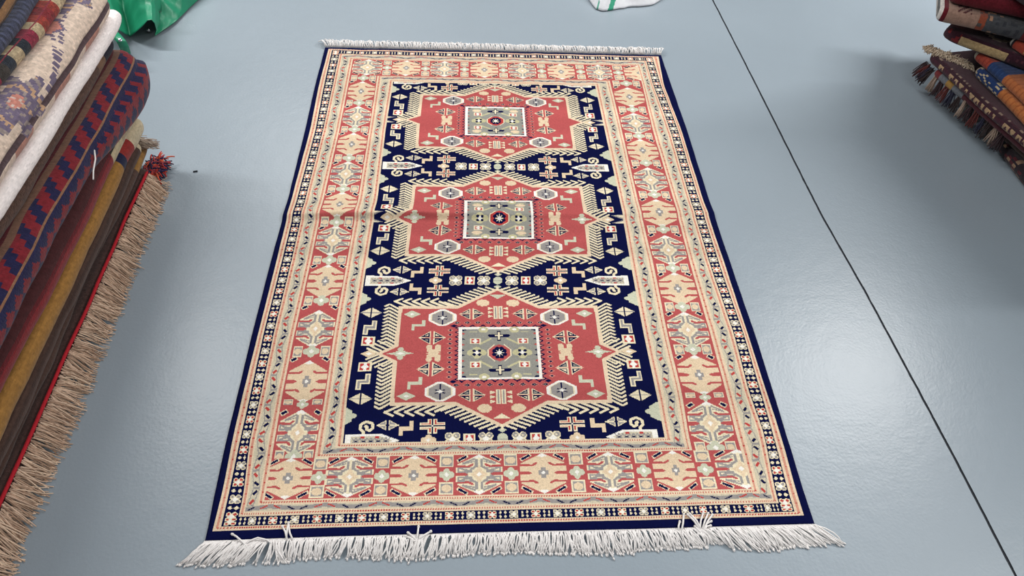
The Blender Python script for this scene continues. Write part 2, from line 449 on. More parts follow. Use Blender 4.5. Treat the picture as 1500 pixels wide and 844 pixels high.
# --- rows between the medallions
for r in range(4):
    ry = [MED[0]-HP, (MED[0]+MED[1])/2, (MED[1]+MED[2])/2, MED[2]+HP][r]
    if r == 0: ry = 17.2
    if r == 3: ry = 129.2
    for sx in (1, -1):
        for sy in (1, -1):
            place(CX, ry, sx, sy)
            swirl(24.4, 2.85)
            kite_field(20.7, 3.1, 2.0, 1.2, True)
            pinkcross(12.6, 2.75, 2.3, 1.5)
            place(CX+sx*17.3, ry+sy*2.4)
            zshape(0, 0, 1.3, 1.5, .72, (sx < 0) == (sy > 0), 'peach')
        place(CX, ry, sx, 1)
        dagger(18.4, 28.0, 1.4)
        quatre(13.3, 0, 1.35, 1.05, 'peach')
        rosette(9.0, 0, 1.4); redsquare(5.95, 0, 1.05, 1.15); rosette(3.0, 0, 1.35)
    place(CX, ry)
    ell(0, 0, 1.0, 1.1, 'green'); box(0, 0, .95, .55, 'green'); box(0, -.1, .9, .08, 'gray')
    for q in (1, -1): dia(0, q*1.75, .85, .5, 'green'); box(0, q*2.3, .16, .5, 'cream')
place(0, 0)

# --- main border
for xm, ys, cs in ((11.95, [19.1, 29.86, 42.3, 54.84, 66.8, 78.1, 89.3, 100.75, 112.3, 123.9],
                    [14.4, 25.1, 36.75, 49.6, 60.9, 72.6, 83.9, 95.3, 106.9, 118.6, 130.3]),
                   (86.8, [19.6, 30.4, 41.4, 52.6, 64.1, 76.3, 88.2, 99.8, 111.3, 123.6],
                    [14.6, 25.4, 36.5, 47.5, 58.6, 70.8, 82.8, 94.8, 105.9, 117.7, 130.3])):
    hw = 3.55 if xm < 50 else 3.8
    place(0, 0)
    for k, y in enumerate(ys): palmette(xm, y, hw, 4.75, 'gray' if k % 2 == 0 else 'peach')
    place(0, 0)
    for k, y in enumerate(cs):
        if k == 1: quatre(xm, y-.2, 1.0, .9, 'green')
        else: quatre(xm, y, 1.5, 1.4, 'green')
        for s in (1, -1):
            hh = 1.25 if k != 1 else .6
            frame_square(xm+s*2.45, y+(.3 if k == 1 else 0), .85, hh)
            if k: dash(xm+s*2.85, y-1.85, .42*s, -.30, .58, 'navy', 'cream', .16)
rect(XL[6], YB[6], XR[6], YB[7], 'red'); rect(XL[7], YT[7], XR[7], YT[6], 'red')
for yc, xs, k0 in ((10.4, [11.6, 21.95, 32.9, 44.2, 55.25, 66.9, 78.5, 90.0], 1), (135.7, [12.6, 23.4, 34.3, 45.7, 56.8, 68.3, 79.9, 91.0], 0)):
    hh = 3.8 if k0 else 4.0
    for k, x in enumerate(xs):
        for sx in (1, -1):
            for sy in (1, -1): dash(x+sx*2.9, yc+sy*3.05, .72*sx, -.42*sy, .42, 'navy', 'cream', .1)
    for k, x in enumerate(xs):
        palmette(x, yc, 4.15, hh, 'peach' if (k+k0) % 2 else 'gray')
        place(0, 0)
    for xa, xb in zip(xs, xs[1:]):
        x = (xa+xb)/2
        for s in (1, -1): frame_square(x, yc+s*2.55, 1.2, 1.15)
        quatre(x, yc, 1.3, 1.2, 'green')
for k in (0, 1, 2, 3, 4, 5, 7, 8, 9): ringframe(k)
# --- dotted guard stripes
for k in (1, 3, 5, 7, 9):
    xa, xb = (XL[k]+XL[k+1])/2, (XR[k]+XR[k+1])/2; ya, yb = (YB[k]+YB[k+1])/2, (YT[k]+YT[k+1])/2
    w = .15
    y = ya
    i = 0
    while y < yb:
        c = 'red2' if i % 4 == 0 else 'rose'
        rect(xa-.2, y, xa+.2, y+.43, 'rose'); rect(xb-.2, y, xb+.2, y+.43, 'rose')
        rect(xa-w, y, xa+w, y+.2, c); rect(xb-w, y, xb+w, y+.2, c); y += .43; i += 1
    x = xa
    while x < xb:
        for yy in (ya, yb): poly([(x, yy-.14), (x+.2, yy-.14), (x+.28, yy+.15), (x+.08, yy+.15)], 'red2')
        x += .43
# --- navy band of rosettes
xa, xb = (XL[2]+XL[3])/2, (XR[2]+XR[3])/2; ya, yb = (YB[2]+YB[3])/2, (YT[2]+YT[3])/2
n = 46; st = (yb-ya-1.6)/n
for k in range(n+1):
    y = ya+.8+k*st
    for x in (xa, xb):
        flower(x, y, .72, .80, k % 2 == 0)
        if k < n:
            for s in (1, -1): mini_cross(x+s*.40, y+st/2, .32, .36)
n = 26; st = (xb-xa)/n
for k in range(n+1):
    x = xa+k*st
    for y in (ya, yb):
        flower(x, y, .74, .66, k % 2 == 0)
        if k < n:
            for q in (1, -1):
                for f, r in ((.385, .26), (.615, .26)): mini_cross(x+st*f, y+q*.34, r, .29)
# --- grey meander stripes
for k in (4, 8):
    for x0, x1, flip in ((XL[k], XL[k+1], 1), (XR[k+1], XR[k], -1)):
        xc, hw = (x0+x1)/2, (x1-x0)/2
        P = 6.45; y = YB[k]+.8; i = 0
        while y+P/2 < YT[k]-.5:                             # slanting cells, outlined in grey, leaning left and right in turn
            s = 1 if i % 2 == 0 else -1
            for g, c in ((0, 'gray'), (.17, 'strip')):
                a, b = hw*.62-g, hw*.30
                poly([(xc-s*b-a, y+g), (xc-s*b+a, y+g*1.6), (xc+s*b+a, y+P/2-g), (xc+s*b-a, y+P/2-g*1.6)], c)
            y += P/2; i += 1
        y = YB[k]+.8; i = 0
        while y+P/2 < YT[k]-.5:
            s = 1 if i % 2 == 0 else -1
            for f, c in ((.24, 'navy' if i % 2 else 'red2'), (.74, 'red2' if i % 2 else 'navy')):
                xx = xc+s*hw*.68*(f-.5); yy = y+P/2*f
                line((xx-.36, yy-s*.34*flip), (xx+.36, yy+s*.34*flip), .5, c)
            y += P/2; i += 1
    for y0, y1 in ((YB[k], YB[k+1]), (YT[k+1], YT[k])):
        yc, hh = (y0+y1)/2, (y1-y0)/2
        n = 2*round((XR[k]-XL[k])/8.7); st = (XR[k]-XL[k])/n
        pts = [(XL[k]+st*i, yc+(hh*.45 if i % 2 else -hh*.45)) for i in range(n+1)]
        path(pts, .72, 'gray')
        for i in range(n):
            s = 1 if i % 2 == 0 else -1
            for f, c in ((.24, 'red2' if i % 2 else 'navy'), (.76, 'navy' if i % 2 else 'red2')):
                xx = XL[k]+st*(i+f); yy = yc+s*hh*.9*(f-.5)
                line((xx-.6, yy-s*.26), (xx+.6, yy+s*.26), .24, c)

# ------------------------------------------------------------------ the rug itself
NOM = [0, .9, 2.2, 4.0, 8.3, 15.6, 20.1, CX, 77.6, 82.9, 90.7, 95.8, 97.6, 98.9, 100]
LEFT = [(72.5, 475.0, 481.5, None, None, None, None, None), (124.6, 461, 467.5, 475, 487.5, 510, 551, 575), (190, 446.4, 454.8, 462.6, 473.4, 497.4, 541.2, 564.6),
        (290, 421.6, 428.0, 436, 448, 474.4, 525.4, 553), (390, 394, 403.6, 411.4, 425.2, 454, 507.4, 536.2),
        (490, 368.2, 378.4, 386.2, 400.6, 431.2, 489.4, 521), (580, 346.7, 355.8, 366.7, 381.7, 413.3, 476.7, 508.3),
        (650, 329.5, 340, 351, 365, 401.5, 464, 502), (720, 314.2, 326.7, 336.3, 357.5, 390, None, None), (777, 303.0, 311.7, None, None, None, None, None)]
RIGHT = [(83.3, None, None, None, None, None, 965, 969.8), (124.6, 871.7, 895, 941, 956.7, 968.3, 972.5, 984), (190, 885.8, 911, 956, 981.2, 993.2, 998, 1007),
         (290, 907.4, 933.8, 986, 1010, 1023, 1029.2, 1038.8), (390, 924.8, 958.2, 1011.8, 1040.6, 1055, 1062.8, 1072.4),
         (490, 943.2, 978.2, 1040.6, 1074.8, 1089.8, 1095.8, 1107.2), (580, 962.5, 1000, 1065, 1098.3, 1116.7, 1125, 1135.8),
         (630, 971.7, 1007.5, 1076.7, 1117.5, 1131, 1141.7, 1151), (720, None, None, 1102, 1135, 1155, 1166.7, 1178.3), (754, None, None, None, None, None, 1177.5, 1190.0)]
curves = [[] for _ in NOM]
for tab, off in ((LEFT, 0), (RIGHT, 8)):
    for row in tab:
        for i, px in enumerate(row[1:]):
            if px is not None:
                u, v = uvpx(px, row[0]); curves[off+i].append((v, u))
for p in ((735.5, 621.6), (728.3, 424.6), (730, 392), (731.6, 320.5), (729, 260.4), (729, 235.6), (726, 177), (725, 131.5)):
    u, v = uvpx(*p); curves[7].append((v, u))
NY, NX = PH+1, PW+1
yy = np.arange(NY)/RES
CU = np.zeros((len(NOM), NY))
for k, c in enumerate(curves):
    c.sort(); v = np.array([q[0] for q in c]); d = np.array([q[1]-NOM[k] for q in c])
    dd = np.interp(yy, v, d)
    ker = np.hanning(9*RES); ker /= ker.sum()
    dd = np.convolve(np.pad(dd, len(ker)//2, mode='edge'), ker, 'valid')[:NY]
    CU[k] = NOM[k]+dd
xx = np.arange(NX)/RES
UX = np.empty((NY, NX))
for j in range(NY): UX[j] = np.interp(xx, NOM, CU[:, j])
VY = np.repeat(yy[:, None], NX, 1)
# the ends of the rug are not quite straight
wob = np.interp(xx, [0, 20, 45, 70, 100], [0, .12, .1, -.05, 0])
VY = VY+wob[None, :]*np.exp(-((yy-0)/12.0)**2)[:, None]
wpts = on_plane(UX.ravel(), VY.ravel(), 0.008)
ZR = np.full((NY, NX), 0.008)
# fold line left across the rug, and a little unevenness
fold_y = np.interp(xx, [0, 25, 50, 75, 100], [74.6, 75.0, 75.0, 75.6, 76.5])
amp = np.interp(xx, [0, 12, 30, 45, 70, 100], [.007, .016, .018, .010, .006, .004])
dy_ = VY-fold_y[None, :]
ZR += amp[None, :]*np.where(dy_ < 0, np.exp(-(dy_/1.1)**2), np.exp(-(dy_/3.4)**2))
nzr = rng.standard_normal((NY//24+3, NX//24+3))
iy = np.arange(NY)/24.0; ix = np.arange(NX)/24.0
y0i = iy.astype(int); x0i = ix.astype(int); fy = (iy-y0i)[:, None]; fx = (ix-x0i)[None, :]
fy = fy*fy*(3-2*fy); fx = fx*fx*(3-2*fx)
sm = (nzr[y0i][:, x0i]*(1-fy)*(1-fx)+nzr[y0i+1][:, x0i]*fy*(1-fx)+nzr[y0i][:, x0i+1]*(1-fy)*fx+nzr[y0i+1][:, x0i+1]*fy*fx)
ZR += 0.0006*sm
ZR += 0.00022*rng.standard_normal((NY, NX))
edge = np.minimum(np.minimum(xx, 100-xx)[None, :], np.minimum(yy, 146-yy)[:, None])
ZR -= 0.004*np.clip(1-edge/.55, 0, 1)**2
V = np.stack([wpts[0], wpts[1], ZR.ravel()], 1)
j, i = np.meshgrid(np.arange(PH), np.arange(PW), indexing='ij')
v0 = (j*NX+i).ravel()
F = np.stack([v0, v0+1, v0+NX+1, v0+NX], 1)
palrgb = np.array([lin(PAL[k]) for k in PAL])
C = palrgb[G.ravel()]
abrash = .88+.05*np.interp(yy[:-1], np.linspace(0, 146, 40), rng.standard_normal(40))
C = C*np.repeat(abrash, PW)[:, None]*(1+.07*rng.standard_normal((len(C), 1))).clip(.75, 1.25)
# skirt down to the floor
ring = np.concatenate([np.arange(NX), np.arange(1, NY)*NX+NX-1, (NY-1)*NX+np.arange(NX-2, -1, -1), np.arange(NY-2, 0, -1)*NX])
sk = V[ring].copy(); sk[:, 2] = 0.0008
nb = len(V); V = np.concatenate([V, sk]); m_ = len(ring)
k = np.arange(m_); k2 = (k+1) % m_
F = np.concatenate([F, np.stack([ring[k], nb+k, nb+k2, ring[k2]], 1)])
C = np.concatenate([C, np.repeat(lin(PAL['navy'])[None], m_, 0)])
M_RUG = textile('knotted wool', rough=.95, bump=.18, scale=900, var=.06, sheen=.0, spec=.05)
rug = empty('area_rug', (RUGW/2, RUGL/2, 0))
tag(rug, 'large hand-knotted rug lying flat mid-floor, three red medallions on navy with a red border', 'rug')
link_mesh('pile', V, F, M_RUG, rug, C)
M_COT = plain('white cotton', (232, 228, 226), rough=.9, spec=.1, bump=.3, scale=900, var=.1)
def rug_pt(x, y, z):
    u = np.interp(x, NOM, [CU[k, min(max(int(y*RES), 0), NY-1)] for k in range(len(NOM))])
    w = np.interp(x, [0, 20, 45, 70, 100], [0, .12, .1, -.05, 0])*math.exp(-(y/12.0)**2)
    p = on_plane(np.array([u]), np.array([y+w]), 0.008)[:, 0]; p[2] = z; return p
def fringe(front):
    VV, FF = [], []
    n = 720 if front else 460
    for k in range(n):
        f = (k+.5)/n
        if front:
            b = rug_pt(f*100, 0, .006)
            gap = min(abs(f-.105), abs(f-.815))
            sl = np.interp(f, [0, .09, .1, .12, .3, .5, .7, .8, .83, .9, 1.0], [-.040, -.034, -.020, -.004, -.010, -.006, .012, .022, .03, .04, .05])+random.gauss(0, .006)
            sl -= .25*(math.sin(f*37)*.012+math.sin(f*91+1)*.012)
            if abs(f-.105) < .01: sl += (f-.105)*2.2
            if abs(f-.815) < .012: sl += (f-.815)*2.5
            L = .043+random.gauss(0, .003)+.004*math.sin(f*23)
            if abs(f-.815) < .02: L *= .75
        else:
            b = rug_pt(f*100, 145.99, .006)
            sl = -.008+random.gauss(0, .008)-.012*(f < .03)+.012*(f > .975); L = .040+random.gauss(0, .004)
        sg = -1 if front else 1
        h0 = .008+random.random()*.004
        pts = []
        kx = random.gauss(0, .0055); 
        for t in (0, .12, .3, .55, .8, 1):
            z = (.005+(h0-.005)*math.sin(min(t/.3, 1)*PI/2))*(1-t**2)+.0022+(.004*math.sin(t*PI)*random.random())
            if not front: z += .010*math.sin(t*PI*.8)
            pts.append(b+np.array([sl*t**1.3+kx*math.sin(t*PI), sg*L*t, z-b[2]]))
        tube(VV, FF, pts, .0016, 5, .0015)
        tip = pts[-1]; d = (pts[-1]-pts[-2]); d = d/np.linalg.norm(d)*.006
        tube(VV, FF, [tip-d*.3, tip+d*.2, tip+d*.6], .0020, 5, .0014)
    # woven web the strands grow from
    return link_mesh('fringe', VV, FF, M_COT, rug)
fringe(True); fringe(False)
def loose(pxs):
    VV, FF = [], []
    for pp in pxs:
        pts = []
        for q, (px, py) in enumerate(pp):
            p = at(px, py, .012); p[2] = .0115+.004*math.sin(q/max(len(pp)-1, 1)*PI); pts.append(p)
        tube(VV, FF, pts, .0021, 5)
        d = pts[0]-pts[1]; d = d/np.linalg.norm(d)*.004
        tube(VV, FF, [pts[0], pts[0]+d], .0033, 5, .0026)
    return link_mesh('loose_tassel', VV, FF, M_COT, rug)
loose([[(340.8, 783), (347, 787), (356, 795), (363, 802)], [(402, 800), (392, 792), (378, 789), (366, 793), (357, 800)]])
loose([[(414, 772), (418, 779), (421, 792)], [(422.5, 767), (421, 778), (419, 792)], [(423, 771), (425, 782), (430, 793)]])
loose([[(613, 772.5), (612, 783), (609, 793)], [(598.5, 781), (604, 786), (612, 794)], [(594.5, 786), (601, 789), (610, 795)], [(630, 779), (620, 786), (611, 792)]])
loose([[(995.5, 765), (993.5, 772), (994, 779)], [(1001.5, 755), (1000, 768), (998, 780)]])
loose([[(1008.5, 755), (1016, 764), (1025, 776)], [(1011.5, 753.5), (1020, 764), (1028, 778)], [(1037, 753), (1032, 764), (1028, 778)], [(1043, 755), (1036, 765), (1029, 780)],
       [(1041, 764), (1035, 768), (1029, 778)], [(1040, 770), (1035, 772), (1030, 780)], [(1030, 752), (1026, 764), (1025, 778)], [(1019, 772), (1023, 778), (1026, 782)]])

# ------------------------------------------------------------------ floor
def floor_material():
    m, p = new_mat('painted concrete'); n, l = nodes(m)
    tc = n.new('ShaderNodeTexCoord')
    nz = n.new('ShaderNodeTexNoise'); nz.inputs['Scale'].default_value = 1.3; nz.inputs['Detail'].default_value = 4
    rp = n.new('ShaderNodeValToRGB')
    rp.color_ramp.elements[0].position = .35; rp.color_ramp.elements[0].color = (*lin((135, 146, 155)), 1)
    rp.color_ramp.elements[1].position = .65; rp.color_ramp.elements[1].color = (*lin((140, 151, 160)), 1)
    l.new(tc.outputs['Object'], nz.inputs['Vector']); l.new(nz.outputs['Fac'], rp.inputs[0])
    # sparse dark scuffs
    vz = n.new('ShaderNodeTexNoise'); vz.inputs['Scale'].default_value = 9; vz.inputs['Detail'].default_value = 8; vz.inputs['Roughness'].default_value = .7
    sr = n.new('ShaderNodeValToRGB'); sr.color_ramp.elements[0].position = .70; sr.color_ramp.elements[1].position = .80
    l.new(tc.outputs['Object'], vz.inputs['Vector']); l.new(vz.outputs['Fac'], sr.inputs[0])
    mx = n.new('ShaderNodeMixRGB'); mx.inputs[2].default_value = (*lin((96, 104, 112)), 1)
    sc = n.new('ShaderNodeMath'); sc.operation = 'MULTIPLY'; sc.inputs[1].default_value = .5
    l.new(sr.outputs[0], sc.inputs[0]); l.new(sc.outputs[0], mx.inputs[0]); l.new(rp.outputs[0], mx.inputs[1]); l.new(mx.outputs[0], p.inputs['Base Color'])
    p.inputs['Roughness'].default_value = .345; p.inputs['Specular IOR Level'].default_value = .45
    b1 = n.new('ShaderNodeTexNoise'); b1.inputs['Scale'].default_value = 140; b1.inputs['Detail'].default_value = 3
    b2 = n.new('ShaderNodeTexNoise'); b2.inputs['Scale'].default_value = 22; b2.inputs['Detail'].default_value = 4
    bp = n.new('ShaderNodeBump'); bp.inputs['Strength'].default_value = .22; bp.inputs['Distance'].default_value = .002
    bq = n.new('ShaderNodeBump'); bq.inputs['Strength'].default_value = .12; bq.inputs['Distance'].default_value = .006
    l.new(tc.outputs['Object'], b1.inputs['Vector']); l.new(tc.outputs['Object'], b2.inputs['Vector'])
    l.new(b1.outputs['Fac'], bp.inputs['Height']); l.new(b2.outputs['Fac'], bq.inputs['Height'])
    l.new(bq.outputs[0], bp.inputs['Normal']); l.new(bp.outputs[0], p.inputs['Normal'])
    return m
M_FLOOR = floor_material()
M_SEAL = plain('dark joint sealant', (44, 46, 52), rough=.8, spec=.2, bump=.4, scale=300)
jp = [(1044, 0), (1087, 84), (1133, 175), (1181, 271), (1205, 318), (1270, 432), (1340, 562), (1402, 678), (1488, 844)]
J = [at(px, py) for px, py in jp]
d0 = (J[0]-J[2]); d1 = (J[-1]-J[-3])
J = [J[0]+d0*6] + J + [J[-1]+d1*3]
JJ = []
for pa, pb in zip(J, J[1:]):
    for k in range(14): JJ.append(pa+(pb-pa)*k/14)
JJ.append(J[-1])
n = len(JJ); verts = []
for k, p in enumerate(JJ):
    w = .0027+.0007*noise.noise((k*.9, 0, 3)); o = .0009*noise.noise((k*.5, 7, 0))
    for dx, z in ((-8, 0), (o-w-.0006, 0), (o-w, -.0022), (o+w, -.0022), (o+w+.0006, 0), (8, 0)): 
        verts.append((p[0]+dx, p[1], z))
faces, mi = [], []
for k in range(n-1):
    for c in range(5):
        a = k*6+c; faces.append((a, a+6, a+7, a+1)); mi.append(0 if c in (0, 4) else 1)
fl = link_mesh('floor', verts, faces, [M_FLOOR, M_SEAL], smooth=False, mat_idx=mi)
# faces run with decreasing y, keep normals up
bm = bmesh.new(); bm.from_mesh(fl.data)
if sum(f.normal.z for f in bm.faces) < 0: bmesh.ops.reverse_faces(bm, faces=bm.faces[:])
bm.to_mesh(fl.data); bm.free()
tag(fl, kind='structure')

# ------------------------------------------------------------------ folded textiles
M_KILIM = textile('flat woven kilim', bump=.55, scale=260, var=.16)
M_PILE = textile('shaggy pile', bump=.8, scale=330, var=.22)
M_FELT = textile('felted wool', bump=.2, scale=300, var=.05)

def smooth(x, a, b):
    t = np.clip((x-a)/(b-a), 0, 1); return t*t*(3-2*t)

def folded(name, mat, A, B, z, th, depth, paint, parent=None, side=1, seed=0, n=220, round_a=0., round_b=.03, sag=None, wig=.006, zfun=None, thfun=None, layers=1, xfun=None, flap=None, dim=.88):
    """A textile folded into a slab.  The fold runs from A to B (world xy) and faces the viewer; the slab reaches
    'depth' inward (side=+1: to the left of A->B).  paint(s, t) -> sRGB, s metres from A, t metres round the fold from its top edge."""
    A = np.array(A, float); B = np.array(B, float); L = np.linalg.norm(B-A); d = (B-A)/L; nrm = np.array([-d[1], d[0]])*side
    prof = []                                           # (inward, height 0..1, arc metres)
    half = th/2
    top = [(depth, 1, -(depth)), (depth*.6, 1, -depth*.6), (depth*.3, 1, -depth*.3)]
    for q in np.linspace(depth*.3, 0, 14)[1:]: top.append((q, 1, -q))
    arc = []
    na = 26
    for k in range(1, na+1):
        a = PI*k/na; arc.append((-math.sin(a)*half*.85, (1+math.cos(a))/2, half*a))
    Ltot = half*PI
    bot = [(depth*.3, 0, Ltot+depth*.3), (depth, 0, Ltot+depth)]
    prof = top+arc+bot
    m = len(prof); V = []; S = np.linspace(0, L, n+1)
    for i, s in enumerate(S):
        f = 1.0
        ea = s/max(round_a, 1e-6) if round_a else 9; eb = (L-s)/max(round_b, 1e-6) if round_b else 9
        e = min(ea, eb, 1.0); rr = math.sqrt(max(1-(1-e)**2, 0.0))
        c = A+d*s
        zz = z if zfun is None else zfun(s); hh = th if thfun is None else thfun(s)
        xo = 0 if xfun is None else xfun(s)
        w = wig*noise.noise((s*3.1, seed*7.3, 0))*2+wig*.5*noise.noise((s*11, seed*3.1, 5))
        wz = .15*wig*noise.noise((s*4.0, seed*5.7, 9))
        for (q, h, t) in prof:
            hq = .5+(h-.5)*(.55+.45*rr)
            fd = flap(s) if flap and q < 0 and h < .5 else 0
            fluff = .0008*noise.noise((s*60, t*60, seed))
            lump = .0028*noise.noise((s*9, t*14, seed+3)) if q < .05 else 0
            if layers > 1 and q < 0:                      # a crease between plies
                lump += .16*hh*max(0, 1-abs(((t/Ltot)*layers) % 1-0)*9) if .06 < t/Ltot < .94 else 0
            p = c+nrm*(q+w+xo+lump+(1-rr)*half*.8-(.022*min(fd*18, 1) if fd else 0))
            V.append((p[0], p[1], zz+hh*hq+fluff*(h > .02)*(h < .98 or q < 0)+(wz if h > .5 else wz*h*2)-fd*(1-2*h)))
    F = []; C = []
    for i in range(n):
        for k in range(m-1):
            a = i*m+k; F.append((a, a+m, a+m+1, a+1))
            C.append(paint((S[i]+S[i+1])/2, (prof[k][2]+prof[k+1][2])/2))
    for e in (0, n):
        F.append(tuple(e*m+k for k in (range(m) if e else range(m-1, -1, -1)))); C.append(paint(S[e], Ltot*.5))
    if side < 0: F = [f[::-1] for f in F]
    C = lin(np.array(C)*dim); C = C*(1+.06*rng.standard_normal((len(C), 1)))
    return link_mesh(name, V, F, mat, parent, np.clip(C, 0, 1))

def strands(name, roots, dirs, length, r, mat_cols, parent, mat, per=1, jit=.25, droop=.5, zmin=.002, seg=4):
    VV, FF, CC = [], [], []
    for (p, d, L) in zip(roots, dirs, length):
        for q in range(per):
            d2 = np.array(d)+np.array([random.gauss(0, jit), random.gauss(0, jit), random.gauss(0, jit*.5)])
            d2 /= np.linalg.norm(d2); l2 = L*random.uniform(.75, 1.1)
            pts = [np.array(p)+np.array([random.gauss(0, .002) for _ in range(3)])]
            for k in range(1, seg+1):
                t = k/seg; pt = pts[0]+d2*l2*t+np.array([0, 0, -droop*l2*t*t]); pt[2] = max(pt[2], zmin); pts.append(pt)
            nf = len(FF); tube(VV, FF, pts, r, 4, r*.7)
            c = mat_cols[random.randrange(len(mat_cols))]
            CC += [c]*(len(FF)-nf)
    C = lin(np.array(CC))*(1+.1*rng.standard_normal((len(CC), 1)))
    return link_mesh(name, VV, FF, mat, parent, np.clip(C, 0, 1))

def hashf(*a): return (math.sin(sum(x*y for x, y in zip(a, (12.9898, 78.233, 37.719, 4.1)))) * 43758.5453) % 1.0

M_YARN = textile('loose yarn', bump=.3, scale=500, var=.1)

# ---- left stack, from the floor up (fold faces the rug; A near the camera, B at the far end)
YN, YF = -.45, 1.20
def p_under(s, t):
    if t > .05: return (176, 34, 44) if hashf(int(s*80)) > .2 else (60, 40, 80)
    return (92, 66, 58)
g = empty('fringed_rug', (-.7, .4, 0))
tag(g, 'bottom rug of the left stack, red-edged with a long tan fringe spilling onto the floor', 'rug')
folded('body', M_PILE, (-.425, YN), (-.425, 1.13), .002, .048, .75, lambda s, t: (74, 52, 48), g, side=1, seed=1)
VV, FF = [], []
pts = [np.array([-.405+.004*noise.noise((y*6, 1, 1)), y, .05+.004*noise.noise((y*5, 2, 2))]) for y in np.linspace(YN, 1.10, 120)]
tube(VV, FF, pts, .0045, 6)
o = link_mesh('selvage', VV, FF, plain('red selvage cord', (168, 28, 40), rough=.9, bump=.5, scale=500), g); o['label'] = 'red overcast edge cord'
roots, dirs, ln = [], [], []
for k in range(1500):
    y = YN+(1.10-YN)*random.random()
    c = int(y*32); lean = (hashf(c, 2)-.5)*1.4
    roots.append((-.402, y, .041+.004*random.random())); dirs.append((.52+.2*hashf(c, 5), -.15+.35*lean, -.6+.3*random.random())); ln.append(.066)
strands('fringe', roots, dirs, ln, .0016, [(200, 172, 150), (186, 158, 136), (214, 188, 164), (172, 142, 120)], g, M_YARN, 1, .16, .45)
roots, dirs, ln = [], [], []
for k in range(420):
    roots.append((-.405+random.gauss(0, .012), 1.15+random.gauss(0, .018), .022+random.random()*.012)); a = random.random()*2*PI
    dirs.append((math.cos(a)*.5+.6, math.sin(a), random.random()*.25)); ln.append(.026)
strands('corner_tuft', roots, dirs, ln, .003, [(30, 32, 70), (160, 44, 40), (190, 80, 50), (36, 30, 60), (150, 60, 70)], g, M_YARN, 1, .3, .3)

def p_brown(s, t):
    r = .5+.5*math.sin(t*260)
    b = (86, 64, 56) if hashf(int(t*120), 3) > .35 else (76, 56, 50)
    if s > 1.585: return (206, 190, 160)
    return tuple(c*(0.9+.12*r) for c in b)
tag(folded('ochre_kilim', M_KILIM, (-.432, YN), (-.432, 1.215), .0545, .026, .75, lambda s, t: (158, 116, 62) if s > 1.53 else (84, 62, 54), None, 1, 40), 'ochre kilim end showing past the ribbed brown kilim, low in the left stack', 'kilim')
bk = empty('brown_kilim', (-.7, .4, .082))
tag(bk, 'ribbed dark brown kilim folded low in the left stack, above the fringed rug', 'kilim')
folded('body', M_KILIM, (-.418, YN), (-.425, 1.165), .082, .0355, .75, p_brown, bk, 1, 2)
roots, dirs, ln = [], [], []
for k in range(170):
    roots.append((-.424-.05*random.random(), 1.168, .088+.024*random.random())); dirs.append((.75, .35, .12)); ln.append(.05)
strands('end_fringe', roots, dirs, ln, .0016, [(176, 158, 144), (152, 134, 122), (192, 176, 160)], bk, M_YARN, 1, .22, .5, zmin=.084)

def p_must(s, t):
    y = YN+s
    if y > 1.10: return (206, 190, 160)
    if y > 1.04: return (150, 48, 44)
    if y > 1.0: return (30, 34, 66)
    v = .92+.1*hashf(int(t*200), 2)
    return (168*v, 122*v, 62*v)
tag(folded('mustard_kilim', M_KILIM, (-.422, YN), (-.43, 1.215), .12, .052, .75, p_must, None, 1, 3), 'mustard yellow kilim folded above the dark brown kilim of the left stack', 'kilim')

def p_red(s, t):
    y = YN+s
    if y > 1.05: return (204, 188, 160) if hashf(int(t*40)) > .15 else (180, 160, 130)
    if y > .965: return (50, 46, 40) if t < .055 else (204, 186, 150)
    if t > .085: return (168, 122, 62) if False else (150, 34, 40)
    if t > .058: return (138, 34, 40)
    if t > .048: return (104, 30, 36)
    return (78, 40, 42)
tag(folded('red_striped_kilim', M_KILIM, (-.43, YN), (-.437, 1.24), .174, .08, .75, p_red, None, 1, 4), 'crimson and maroon striped kilim with a cream end, folded under the zigzag kilim', 'kilim')

def p_scrap(s, t):
    h = hashf(int(s*42), int(t*90))
    return [(40, 36, 70), (196, 180, 150), (150, 40, 60), (60, 70, 60), (178, 60, 80), (30, 28, 44)][int(h*6)]
tag(folded('bright_edged_kilim', M_KILIM, (-.428, YN), (-.44, .66), .2555, .016, .7, p_scrap, None, 1, 5, round_b=.1), 'thin kilim with a bright multicoloured edge peeking out under the zigzag kilim', 'kilim')

def p_zig(s, t):
    y = s
    t = t/1.25
    red, nav = (132, 36, 46), (36, 35, 74)
    if t < -.035: return (98, 76, 62)
    if t < -.012: return (98, 26, 36)
    if t < -.006: return (128, 92, 74)
    if t < .034:                                          # stepped row above the midline
        P = .075; q = (y/P) % 1; st = int((t+.006)/.014)
        return nav if (q+.19*st) % 1 < .46 else red
    if t < .039: return (150, 108, 82)
    if t < .048: return nav
    if t < .105:
        P = .045; q = (y/P+(t-.048)*3) % 1; w = 1-abs(2*(((t-.048)/.03) % 1)-1)
        return red if abs(q-.5)*2 < w else nav
    P = .03; q = (y/P) % 1
    return red if (q < .5) == (int(t/.012) % 2 == 0) else nav
zig = empty('zigzag_kilim', (-.7, .4, .27))
tag(zig, 'red and navy zigzag kilim draped over the middle of the left stack', 'kilim')
folded('body', M_KILIM, (-.418, YN), (-.405, 1.27), .2745, .089, .75, p_zig, zig, 1, 6, n=420, round_b=.06, wig=.006, flap=lambda s: .05*float(smooth(s, 1.2, 1.62)))
roots, dirs, ln = [], [], []
for k in range(150):
    u = random.random(); roots.append((-.43-.10*u+random.gauss(0, .004), 1.262, .25+.10*u+random.gauss(0, .01))); dirs.append((.5, .8, -.1)); ln.append(.022)
strands('frayed_end', roots, dirs, ln, .0022, [(120, 44, 54), (150, 70, 70), (60, 50, 90)], zig, M_YARN, 1, .4, .5)
VV, FF = [], []
